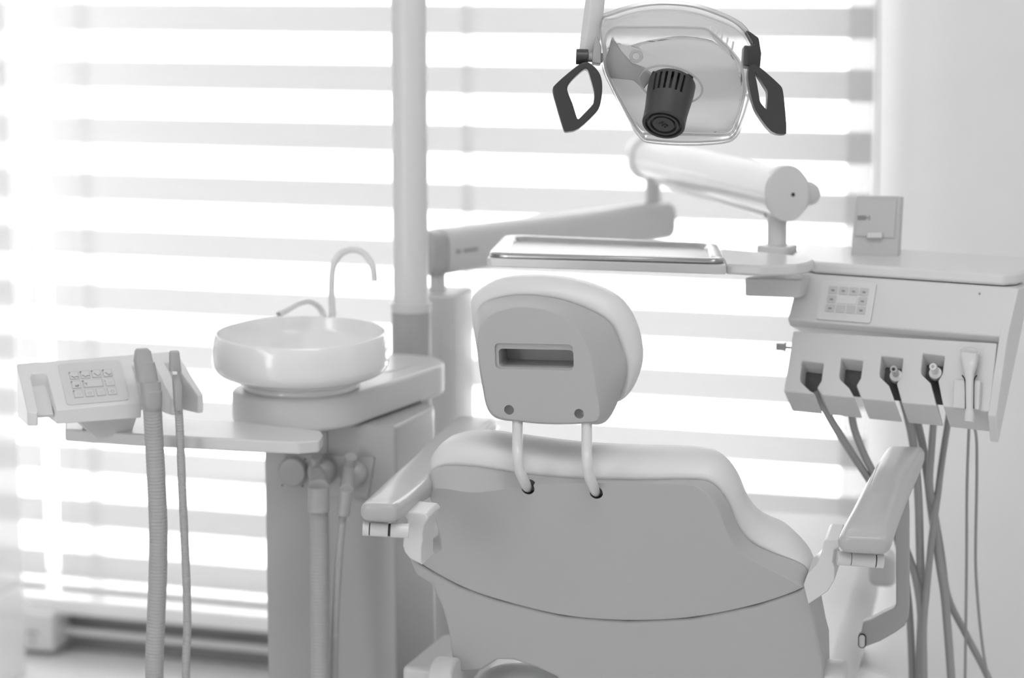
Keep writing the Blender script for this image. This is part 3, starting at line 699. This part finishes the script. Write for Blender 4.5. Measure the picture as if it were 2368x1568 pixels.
# body cross-section in (v toward camera, z down), extruded along tu
body = [(-.004, 0), (.046, -.100), (.052, -.108), (.036, -.122), (.040, -.130)]
Lb = L0 - tu * .022; Wd = (R0 - L0).length + .022 + .012
def bp(l, v, z): return Lb + tu * l - tf * v + UP * z
ub = [(0, 0), (.038, -.060), (.030, -.070), (-.01, -.085), (-.035, -.06), (-.055, 0)]
mk('upper_housing', *prism([bp(0, v, z - .001) for v, z in ub], tu * Wd), PLAS2, table, bevel=.003, seg=3)
mk('left_undertray', *prism([atz(1722, 642, L0.z - .004), atz(1850, 646, L0.z - .004), atz(1850, 642, L0.z - .004) + tf * .15, atz(1722, 640, L0.z - .004) + tf * .15], -UP * .026), PLAS2, table, bevel=.003)
# holder deck: sloped plate with keyhole notches
dl0 = bp(0, .034, -.068)
td = math.radians(66)
dn = (-tf * math.sin(td) * 1 + UP * math.cos(td)).normalized()  # deck normal
do = W(2060, 850, 1) * 0 + dl0
pd = lambda x, y, off=0.0: onp(x, y, dl0 + dn * off, dn)
dp = [(1836, 762), (1812, 905), (1872, 911)]
def notch(x0, y0, w=52, cl=False):
    # head then throat; px shift down the deck to the left
    return [(x0 + 30, y0 + 92), (x0 + 22, y0 + 72), (x0 - 3, y0 + 49), (x0 - 5, y0 + 40), (x0, y0), (x0 + w - 2, y0 + 6), (x0 + w - 6, y0 + 48), (x0 + 33, y0 + 68), (x0 + 36, y0 + 80), (x0 + 44, y0 + 92)]
dpx = [(1834, 765), (1812, 905)]
for x0, y0 in ((1854, 834), (1945, 828), (2038, 822), (2134, 816)):
    for p in notch(x0, y0):
        dpx.append(p)
# straighten: front edge points between notches
fe = lambda x: 905 + (x - 1812) * .095
out = []
for i, (x, y) in enumerate(dpx):
    out.append((x, y))
dpx = out[:2]
NT = ((1854, 834), (1945, 828), (2038, 823), (2134, 817))
for x0, y0 in NT:
    w = 50
    xa, xb = x0 + 32, x0 + 47
    dpx += [(xa, fe(xa)), (x0 + 18, y0 + 68), (x0 - 3, y0 + 48), (x0 - 4, y0 + 38), (x0, y0), (x0 + w, y0 + 6), (x0 + w - 5, y0 + 46), (x0 + 35, y0 + 63), (xb, fe(xb))]
dpx += [(2289, 952), (2306, 793)]
dv = -UP * .033 + tf * .030
hd = mk('holder_deck', *prism([pd(x, y) for x, y in dpx], dv), PLAS2, table, bevel=.0018, seg=2)
# dark sheet behind the notches, painting in the shade inside the slots
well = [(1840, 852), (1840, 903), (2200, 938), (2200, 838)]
mk('slot_shade_sheet', *prism([pd(x, y, -.022) for x, y in well], -dn * .002), SLOT_SHADE, table)
mk('end_cheek', *prism([bp(Wd - .004, v, z) for v, z in ((.0, -.002), (.038, -.060), (.075, -.160), (.062, -.198), (-.053, -.002))], tu * .012), PLAS2, table, bevel=.002)
# table keypad
pn = None
va = bp(0, 0, 0); vb = bp(0, .038, -.060); slope = (vb - va).normalized(); pnrm = tu.cross(slope); 
if pnrm.dot(CAM - va) < 0: pnrm = -pnrm
pt = lambda x, y, off=0.0: onp(x, y, va + pnrm * off, pnrm)
kp = mk('table_keypad', *prism(rquad([pt(1902, 648, .0004), pt(2028, 655, .0004), pt(2013, 748, .0004), pt(1887, 738, .0004)], .07, 4), pnrm * .0012), PLATE, table)
def tq(u, v, off=.0018):
    a = Vector((1902, 648)).lerp(Vector((2028, 655)), u); b = Vector((1887, 738)).lerp(Vector((2013, 748)), u); p = a.lerp(b, v); return pt(p.x, p.y, off)
for r in range(3):
    for c_i in range(4):
        if r == 1 and c_i == 2: continue
        u0 = .14 + c_i * .19; u1 = u0 + (.35 if (r == 1 and c_i == 1) else .16); v0 = .14 + r * .23
        mk('button', *prism(rquad([tq(u0, v0), tq(u1, v0), tq(u1, v0 + .19), tq(u0, v0 + .19)], .1, 3), pnrm * .0006), PLATE if (r == 1 and c_i == 1) else PLATEL, kp)
        if r == 0 or c_i in (0, 3):
            c = tq((u0 + u1) / 2, v0 + .10, .0026); mk('button_icon', *prism(rrect(c, tu, slope, .005, .0025, .001, 2), pnrm * .0003), MARK, kp)
        else:
            pass
mk('panel_screw', *cyl(pt(2265, 679, 0), pt(2265, 679, .001), .0014, res=10), MARK, table)
# side valve
va1, va2 = W(1828, 804, 3.29), W(1818, 804, 3.29)
mk('valve_stem', *cyl(W(1834, 805, 3.29), va2, .0016, res=12), GREYP, table)
vk = (W(1793, 802, 3.29) - va2).normalized()
mk('valve_knob', *lathe(va2, [(.001, 0), (.0065, .0005), (.0055, .003), (.0048, .004), (.0048, .014), (.001, .0145)], vk, 24), GREYP, table)
# tray carrier
trz = zt2 + .012
tq4 = [(1125, 596), (1682, 616), (1668, 570), (1168, 552)]
zc_ = W(1400, 606, 3.28).z
fl, frr = W(1125, 598, 3.26), None
zc_ = fl.z
carr = [atz(1125, 596, zc_), atz(1680, 614, zc_), atz(1664, 572, zc_), atz(1166, 552, zc_)]
pts = carr
mk('tray_holder', *prism(rquad(pts, .04, 4), -UP * .0125), PLAS, table, bevel=.002)
hb = [(1678, 610), (1760, 614), (1840, 612), (1872, 606), (1884, 600), (1870, 594), (1780, 584), (1664, 574)]
mk('tray_holder_arm', *prism([atz(x, y, zc_ + .0) for x, y in hb], -UP * .0145), PLAS, table, bevel=.004, seg=4)
# steel tray
trp = thing('steel_tray', (carr[0] + carr[2]) / 2, 'empty stainless steel tray with raised rim lying on the table side holder', 'tray')
q0 = [atz(1128, 591, zc_ + .003), atz(1676, 606, zc_ + .003), atz(1660, 568, zc_ + .003), atz(1168, 548, zc_ + .003)]
r0 = rquad([p - UP * .0015 for p in q0], .10, 5)
c0_ = sum(q0, Vector()) / 4
def ins(ring_, d, dz_):
    c = sum(ring_, Vector()) / len(ring_); o_ = []
    for p in ring_:
        v = c - p; o_.append(p + v.normalized() * d + UP * dz_)
    return o_
def insq(d, dz_):
    X1 = (q0[1] - q0[0]).normalized(); Y1 = (q0[3] - q0[0]).normalized(); X2 = (q0[2] - q0[3]).normalized(); Y2 = (q0[2] - q0[1]).normalized()
    q = [q0[0] + X1 * d + Y1 * d, q0[1] - X1 * d + Y2 * d, q0[2] - X2 * d - Y2 * d, q0[3] + X2 * d - Y1 * d]
    return rquad([p + UP * dz_ for p in q], .12, 5)
tr = loft([insq(0, -.002), insq(-.0005, .0015), insq(.002, .004), insq(.012, .004), insq(.015, .0025), insq(.020, -.006), insq(.030, -.0105)], False, True)
mk('tray_pan', *tr, STEEL, trp, ang=60)
# box standing on the table
p_, q_ = W(1974, 585, 3.62), W(2084, 590, 3.60)
bx = thing('control_box', Vector((W(2025, 600, 3.38).x, 3.38, ztop)), 'grey upright control box standing behind the instrument table top', 'control box')
bo, bnn = plane(2030, 560, 3.37, 14, -6)
bf = [(1981, 452), (2085, 454), (2076, 606), (1966, 601)]
mk('box_body', *prism([bo(x, y) for x, y in bf], bnn * .040), GREYB, bx, bevel=.002)
mk('box_door', *prism(rquad([bo(1985, 458, -.0002), bo(2074, 460, -.0002), bo(2068, 550, -.0002), bo(1978, 545, -.0002)], .03, 3), -bnn * .0022), GREYB, bx, bevel=.0005)
bd = -bnn
bX = (bo(2074, 500) - bo(1985, 500)).normalized(); bY = bX.cross(bnn) if bX.cross(bnn).z > 0 else bnn.cross(bX)
mk('door_latch', *prism(rrect(bo(2023, 544, -.003), bX, bY, .021, .008, .0015), -bnn * .005), PLAS, bx, bevel=.001)
for i, w in enumerate((.0045, .0045, .0045, .003, .002)):
    mk('printed_mark', *prism(rrect(bo(1986.5 + i * 6, 503.5, -.0026), bX, bY, w, .0065 if i != 3 else .003, .0006, 1), -bnn * .0004), MARK, bx)

# ------------------------------------------------------------------ handpieces and hoses under the table
inst_ends = []
def inst(name, label, parts, path, r, m=TUBEG, grp='instrument hoses under the table'):
    t = thing(name, W(*path[0]), label, 'dental instrument', grp)
    P = [W(*p) for p in path]; P[-1].z = min(P[-1].z, .42); k = len(inst_ends); inst_ends.append(1)
    P += [P[-1] + Vector((-.04, .02, -.20)), Vector((P[-1].x - .03, P[-1].y + .03 + .03 * k, .05)), Vector((P[-1].x - .02, P[-1].y + .16 + .03 * k, .012)), Vector((P[-1].x - .08, P[-1].y + .30 + .035 * k, .010))]
    mk('hose', *tube(P, r, 14, n=110), m, t)
    for nm, mm, mt in parts: mk(nm, *mm, mt, t)
    return t
Yh = 3.27
pt1 = pd(1880, 900, -.008); 
inst('instrument_hose', 'grey hose from the first holder slot, passing left of the right armrest', [], [(1886, 906, 3.24), (1905, 940, 3.24), (1930, 985, 3.25), (1972, 1052, 3.26), (2018, 1122, 3.28), (2065, 1205, 3.29), (2103, 1290, 3.29), (2120, 1350, 3.28), (2130, 1430, 3.27), (2133, 1568, 3.27), (2135, 1750, 3.27)], .0054)
inst('instrument_hose', 'grey hose from the second holder slot, beside the first', [], [(1968, 945, 3.24), (1975, 990, 3.25), (1998, 1050, 3.26), (2036, 1130, 3.28), (2078, 1260, 3.30), (2101, 1392, 3.31), (2110, 1568, 3.31), (2112, 1750, 3.31)], .0052)
def syringe(cx, cy, ang, tip_m, body_m, openm):
    c = pd(cx, cy, .002)
    ax = (CAM - c).normalized() * .95 + UP * .12 + tu * -.04; ax.normalize()
    b0 = c - ax * .047
    return [('handpiece_body', lathe(b0, [(.006, 0), (.0085, .01), (.0088, .04), (.008, .048), (.001, .049)], ax, 24, True), body_m),
            ('tip', tube([c - ax * .004, c + ax * .006 + UP * .004 - tu * .001, c + ax * .016 + UP * .006 - tu * .003], .0048, 20, n=10), tip_m), ('tip_opening', cyl(c + ax * .0155 + UP * .0059 - tu * .003, c + ax * .0166 + UP * .006 - tu * .003, .0022), openm)]
inst('air_water_syringe', 'chrome-tipped syringe handpiece in the third holder slot with its hose', syringe(2072, 868, 0, STEEL, PLAS, BLACK2), [(2082, 905, 3.25), (2098, 960, 3.26), (2112, 1030, 3.27), (2123, 1141, 3.28), (2127, 1261, 3.28), (2131, 1400, 3.29), (2125, 1568, 3.30), (2122, 1750, 3.30)], .0058)
inst('scaler_handpiece', 'white-tipped scaler handpiece in the fourth holder slot with its hose', syringe(2163, 862, 0, PLAS, PLAS, GREYP), [(2162, 905, 3.25), (2160, 960, 3.26), (2153, 1055, 3.27), (2150, 1120, 3.28), (2160, 1180, 3.29), (2177, 1280, 3.30), (2192, 1380, 3.30), (2234, 1467, 3.30), (2286, 1568, 3.30), (2340, 1690, 3.30)], .0050)
inst('instrument_hose', 'darker grey hose dropping between the third and fourth holder fingers', [], [(2112, 930, 3.27), (2124, 988, 3.28), (2134, 1035, 3.29), (2146, 1111, 3.29), (2152, 1165, 3.29), (2163, 1242, 3.28), (2175, 1317, 3.27), (2186, 1392, 3.27), (2200, 1568, 3.27), (2212, 1740, 3.27)], .0058)
inst('instrument_hose', 'grey hose dropping from below the right holder block', [], [(2196, 950, 3.29), (2189, 995, 3.29), (2177, 1074, 3.29), (2168, 1149, 3.285), (2155, 1242, 3.27), (2142, 1374, 3.265), (2136, 1449, 3.265), (2137, 1568, 3.265), (2138, 1740, 3.265)], .0048)
# scaler holder at the right end with cap and its thin wires
cl = thing('curing_light_probe', pd(2240, 900), 'small grey probe clipped in the right-hand holder with two thin wires hanging', 'dental instrument')
pdd = lambda x, y, o=0.0: pd(x, y, o)
mk('holder_clip', *prism([pd(2210, 882, .0), pd(2272, 884, .0), pd(2268, 952, .0), pd(2207, 948, .0)], dn * .010), PLAS2, cl, bevel=.002)
kr = 3.22 / FPX
def pr_ring(x, y, w, d, o): return rrect(pd(x, y, o), tu, dn, w * kr, d, min(w * kr, d) * .4, 3)
mk('probe_body', *loft([pr_ring(2242, 818, 40, .010, .010), pr_ring(2242, 822, 42, .013, .011), pr_ring(2242, 845, 34, .013, .013), pr_ring(2241, 862, 24, .011, .014), pr_ring(2242, 880, 18, .009, .015), pr_ring(2242, 945, 16, .009, .015), pr_ring(2242, 960, 22, .010, .013), pr_ring(2241, 976, 22, .009, .012)]), PLAS2, cl)
for x in (-1, 1):
    mk('clip_wire', *tube([pd(2242 + x * 17, 868, .0106), pd(2242 + x * 10, 884, .0112), pd(2242 + x * 9, 945, .0112)], .0009, 8, n=16), BLACK2, cl)
mk('probe_guard', *loft([[pd(2242, 812, .010) + (tu * math.cos(a) * .0135 + dn.cross(tu) * math.sin(a) * .006) * rr for a in [2 * math.pi * i / 24 for i in range(24)]] for rr in (1, .8)] , False, False), CHROME, cl)
for w1 in ([(2241, 975, 3.20), (2240, 1010, 3.23), (2236, 1130, 3.28), (2235, 1317, 3.28), (2232, 1568, 3.28), (2230, 1740, 3.28)], [(2246, 975, 3.20), (2257, 1005, 3.23), (2259, 1092, 3.28), (2256, 1280, 3.28), (2260, 1374, 3.28), (2271, 1486, 3.28), (2284, 1568, 3.28), (2310, 1740, 3.28)]):
    P = [W(*p) for p in w1]
    P += [Vector((P[-1].x - .05, P[-1].y + .05, .20)), Vector((P[-1].x + .03, P[-1].y + .14, .01)), Vector((P[-1].x + .06, P[-1].y + .30, .006))]
    mk('thin_wire', *tube(P, .0021, 10, n=90), TUBEG, cl)

# ------------------------------------------------------------------ operating lamp
YL = 2.98
def lplane(Y, n_cam):
    R_ = Vector((1, 0, 0)); U_ = Vector((0, SP, CP)); B_ = Vector((0, -CP, SP))   # camera axes; B_ points to the camera
    n = (R_ * n_cam[0] + U_ * n_cam[1] + B_ * n_cam[2]).normalized(); o = W(1560, 190, Y)
    return (lambda x, y, off=0.0: onp(x, y, o - n * off, n)), n
pL, nL = lplane(YL, (-.10, -.45, .88))
lamp = thing('operating_lamp', W(1560, 190, YL) + UP * .05, 'clear-shielded operating lamp head with two charcoal loop handles, hanging over the headrest', 'lamp')
SO = [(1389, 42), (1414, 31), (1450, 19), (1492, 10), (1543, 7), (1605, 13), (1661, 31), (1711, 56), (1738, 93), (1744, 130), (1740, 165), (1736, 200), (1733, 230), (1717, 281), (1700, 314), (1672, 327), (1591, 332), (1509, 327), (1484, 317), (1453, 272), (1414, 196), (1397, 157), (1391, 112), (1386, 76)]
SI = [(1404, 78), (1420, 64), (1455, 63), (1495, 63), (1543, 63), (1595, 64), (1630, 66), (1648, 78), (1680, 105), (1700, 128), (1714, 150), (1719, 185), (1720, 224), (1703, 286), (1690, 309), (1665, 313), (1585, 311), (1500, 310), (1478, 303), (1448, 258), (1413, 190), (1400, 155), (1397, 120), (1399, 96)]
so_ = [pL(x, y, .045) for x, y in SO]; si_ = [pL(x, y, 0) for x, y in SI]
def smo(P, k=3): m = len(P); return [cat([P[i - 1], P[i], P[(i + 1) % m], P[(i + 2) % m]], 1 + j / k - 1e-6) for i in range(m) for j in range(k)]
so_, si_ = smo(so_), smo(si_)
rimc = blend(so_, si_, .55, nL * .010)
mk('shield_rim', *loft([so_, blend(so_, si_, .12, nL * .006), rimc, blend(so_, si_, .92, nL * .002), si_], False, False), SHIELD, lamp)
mk('shield_bead', *tube(si_ + si_[:1], .0016, 8, smooth=False, caps=False), SHIELDR, lamp)
mk('shield_lip', *tube(so_ + so_[:1], .0030, 8, smooth=False, caps=False), SHIELDR, lamp)
# front face with a round opening for the bulb housing
hc = pL(1551, 196, -.001); Ux = Vector((1, 0, 0)); Ux = (Ux - nL * Ux.dot(nL)).normalized(); Uy = nL.cross(Ux)
n_ = len(si_)
angs = []
def hole(ang, rx, ry, tilt=-.22): 
    X_ = Ux * math.cos(tilt) + Uy * math.sin(tilt); Y_ = nL.cross(X_)
    return hc + X_ * rx * math.cos(ang) + Y_ * ry * math.sin(ang)
kl = YL / FPX
hr = []
for p in si_:
    v = p - hc; a_ang = math.atan2(v.dot(Uy), v.dot(Ux)) + .22
    hr.append(hole(a_ang, 74 * kl, 38 * kl * 1.15))
mk('front_shield', *loft([si_, blend(si_, hr, .5, nL * .006), hr], False, False), SHIELD, lamp)
mk('shield_hole_rim', *tube([hole(2 * math.pi * i / 48, 74 * kl, 38 * kl * 1.15) for i in range(49)], .0013, 8, smooth=False, caps=False), SHIELDR, lamp)
# reflector dish behind
RI = [(1420, 100), (1450, 106), (1480, 98), (1520, 90), (1571, 84), (1620, 88), (1655, 98), (1690, 130), (1708, 160), (1712, 224), (1696, 284), (1680, 304), (1585, 306), (1500, 304), (1482, 297), (1456, 255), (1424, 192), (1412, 150)]
ri = dense([pL(x, y, .022) for x, y in RI], True, 72)
si_r = dense(scl(si_, .985), True, 72, False)
k0 = min(range(72), key=lambda k: (si_r[k] - ri[0]).length); si_r = si_r[k0:] + si_r[:k0]
if (si_r[6] - ri[6]).length > (si_r[-6] - ri[6]).length: si_r = si_r[:1] + si_r[:0:-1]
mk('reflector_rim', *loft([[pL(p0.x, p0.y, .004) for p0 in []] or [q + -nL * .004 for q in si_r], ri], False, False), clear_plastic('reflector_rim_haze', .40, .90, .06), lamp)
mk('reflector', *loft([ri, scl(ri, .85, -nL * .018), scl(ri, .55, -nL * .034), scl(ri, .12, -nL * .040)], False, True), REFL, lamp)
BK = smo([pL(x, y, .085) for x, y in SO])
mk('rear_housing', *loft([scl(so_, .99), scl(BK, .93), scl(BK, .8, -nL * .012)], False, True), clear_plastic('rear_housing_translucent', .70, .9, .06, .4), lamp)
for i in range(5):
    x = 1640 + i * 13; 
    mk('cooling_vent', *tube([pL(x + 4, 60 + i * 9, .05), pL(x, 84 + i * 8, .045)], .0012, 8, n=6), LEDM, lamp)
# bulb support and housing
sup = [(1397, 150), (1404, 181), (1464, 187), (1488, 208), (1512, 176), (1490, 158), (1462, 148), (1436, 120), (1415, 86)]
mk('bulb_support', *prism([pL(x, y, .010) for x, y in sup], -nL * .006), GREYP, lamp, bevel=.002)
mk('support_ring', *tube([pL(1471 + 12 * math.cos(a), 130 + 12 * math.sin(a), .008) for a in [2 * math.pi * i / 24 for i in range(25)]], .0022, 8, smooth=False, caps=False), SHIELDR, lamp)
R_ = Vector((1, 0, 0)); U_ = Vector((0, SP, CP)); B_ = Vector((0, -CP, SP))
ax = (R_ * -.20 + U_ * -.81 + B_ * .55).normalized()
end = W(1534, 289, YL - .035)
Lh = .066; r_ = 49.5 * kl
bh = mk('bulb_housing', *lathe(end, [(r_ * 1.10, -Lh), (r_ * 1.10, -Lh * .8), (r_ * 1.0, -.02), (r_, -.001), (r_ * .97, 0), (r_ * .86, 0), (r_ * .84, -.004), (r_ * .74, -.004), (r_ * .72, 0), (r_ * .62, 0), (r_ * .60, -.004), (r_ * .52, -.004), (r_ * .50, -.0005), (.0005, -.0005)], ax, 64, True, True), BLACK, lamp, ang=30)
exx = (R_ - ax * R_.dot(ax)).normalized(); eyy = ax.cross(exx)
cutl = []
for i in range(6):
    a0 = math.radians(134 - i * 15) 
    dirn = exx * math.cos(a0) + eyy * math.sin(a0)
    tang = ax.cross(dirn)
    base_ = end - ax * .036 + dirn * r_ * .9
    cutl.append(prism([base_ + tang * .0016, base_ - tang * .0016, base_ - tang * .0016 - ax * .026, base_ + tang * .0016 - ax * .026], dirn * .02, -dirn * .006))
vis = [a for a in cutl]
cut(bh, vis)
text('cap_marking', 'R/S', end + ax * .0001, (exx * .8 - eyy * .6).normalized(), ax.cross((exx * .8 - eyy * .6).normalized()), .0085, BLACK, bh, .0006)
mk('bulb_collar', *tube([pL(1509, 172, .006), pL(1530, 178, .002), pL(1556, 181, 0), pL(1580, 179, .002), pL(1600, 179, .006)], .0045, 10, n=20), BLACK, lamp)
# loop handles
def loop(outer, inner, off, depth, nm='loop_handle'):
    o_, i_ = [smo([pH(x, y) for x, y in L], 3) for L in (outer, inner)]
    o_ = dense(o_, True, 72, False); i_ = dense(i_, True, 72, False)
    # align start points
    k0 = min(range(72), key=lambda k: (i_[k] - o_[0]).length); i_ = i_[k0:] + i_[:k0]
    d = B_ * -depth
    R4 = [o_, i_, [p + d for p in i_], [p + d for p in o_]]
    return mk(nm, *loft(R4 + [R4[0]], False, False), BLACK, lamp, bevel=.0018, seg=3)
pH = lambda x, y: W(x, y, YL - .01)
loop([(1355, 143), (1333, 153), (1285, 194), (1278, 210), (1285, 239), (1303, 299), (1312, 304), (1338, 297), (1377, 261), (1389, 239), (1393, 196), (1386, 168), (1369, 149)],
     [(1353, 159), (1340, 168), (1318, 190), (1312, 208), (1324, 239), (1335, 274), (1340, 273), (1352, 261), (1368, 244), (1373, 235), (1374, 213), (1366, 182), (1359, 161)], 0, .022)
loop([(1734, 152), (1745, 149), (1759, 157), (1801, 194), (1811, 213), (1818, 281), (1818, 306), (1814, 310), (1784, 304), (1751, 261), (1739, 230), (1731, 191), (1730, 168)],
     [(1746, 168), (1748, 167), (1754, 176), (1768, 199), (1775, 213), (1774, 240), (1773, 252), (1771, 252), (1766, 246), (1758, 235), (1754, 213), (1750, 190), (1747, 176)], 0, .022)
pH2 = lambda x, y, o=0.0: W(x, y, YL + .004 + o)
mk('handle_bracket', *prism([pH2(x, y) for x, y in ((1380, 81), (1391, 107), (1390, 148), (1369, 146), (1371, 121), (1374, 100))], -B_ * .025), GREYP, lamp, bevel=.0015)
mk('handle_bracket', *prism([pH2(x, y) for x, y in ((1725, 69), (1736, 74), (1755, 87), (1761, 123), (1758, 157), (1718, 152), (1721, 104), (1735, 106), (1743, 100))], -B_ * .03), BLACK, lamp, bevel=.002)
mk('pivot_knob', *cyl(W(1332, 131, YL + .01), W(1360, 132, YL + .01), 18 * kl), BLACK, lamp, bevel=.001)
mk('pivot_axle', *cyl(W(1358, 132, YL + .01), W(1392, 134, YL + .015), .006), GREYP, lamp)
la0, la1 = W(1360, 130, YL + .03), W(1384, -60, YL + .03)
T3 = (la1 - la0).normalized(); R3 = (R_ * .86 + B_ * -.5); R3 = (R3 - T3 * R3.dot(T3)).normalized(); Q3 = T3.cross(R3)
hl = la0 + T3 * .5
mk('arm_swivel', *cyl(hl - UP * .03, hl + UP * .05, .02), PLAS, lamp, bevel=.003)
tp_ = Vector((pz0.x, Yp, hl.z + .03)); tp_ += (hl - tp_).normalized() * .03
mk('upper_lamp_arm', *beam(hl + UP * .03, tp_, .032, .032, .04), PLAS, lamp, bevel=.003)
mk('lamp_arm', *loft([rrect(p, R3, Q3, .021, .015, .002, 2) for p in (la0 - T3 * .0, hl)]), PLAS, lamp, ang=30)
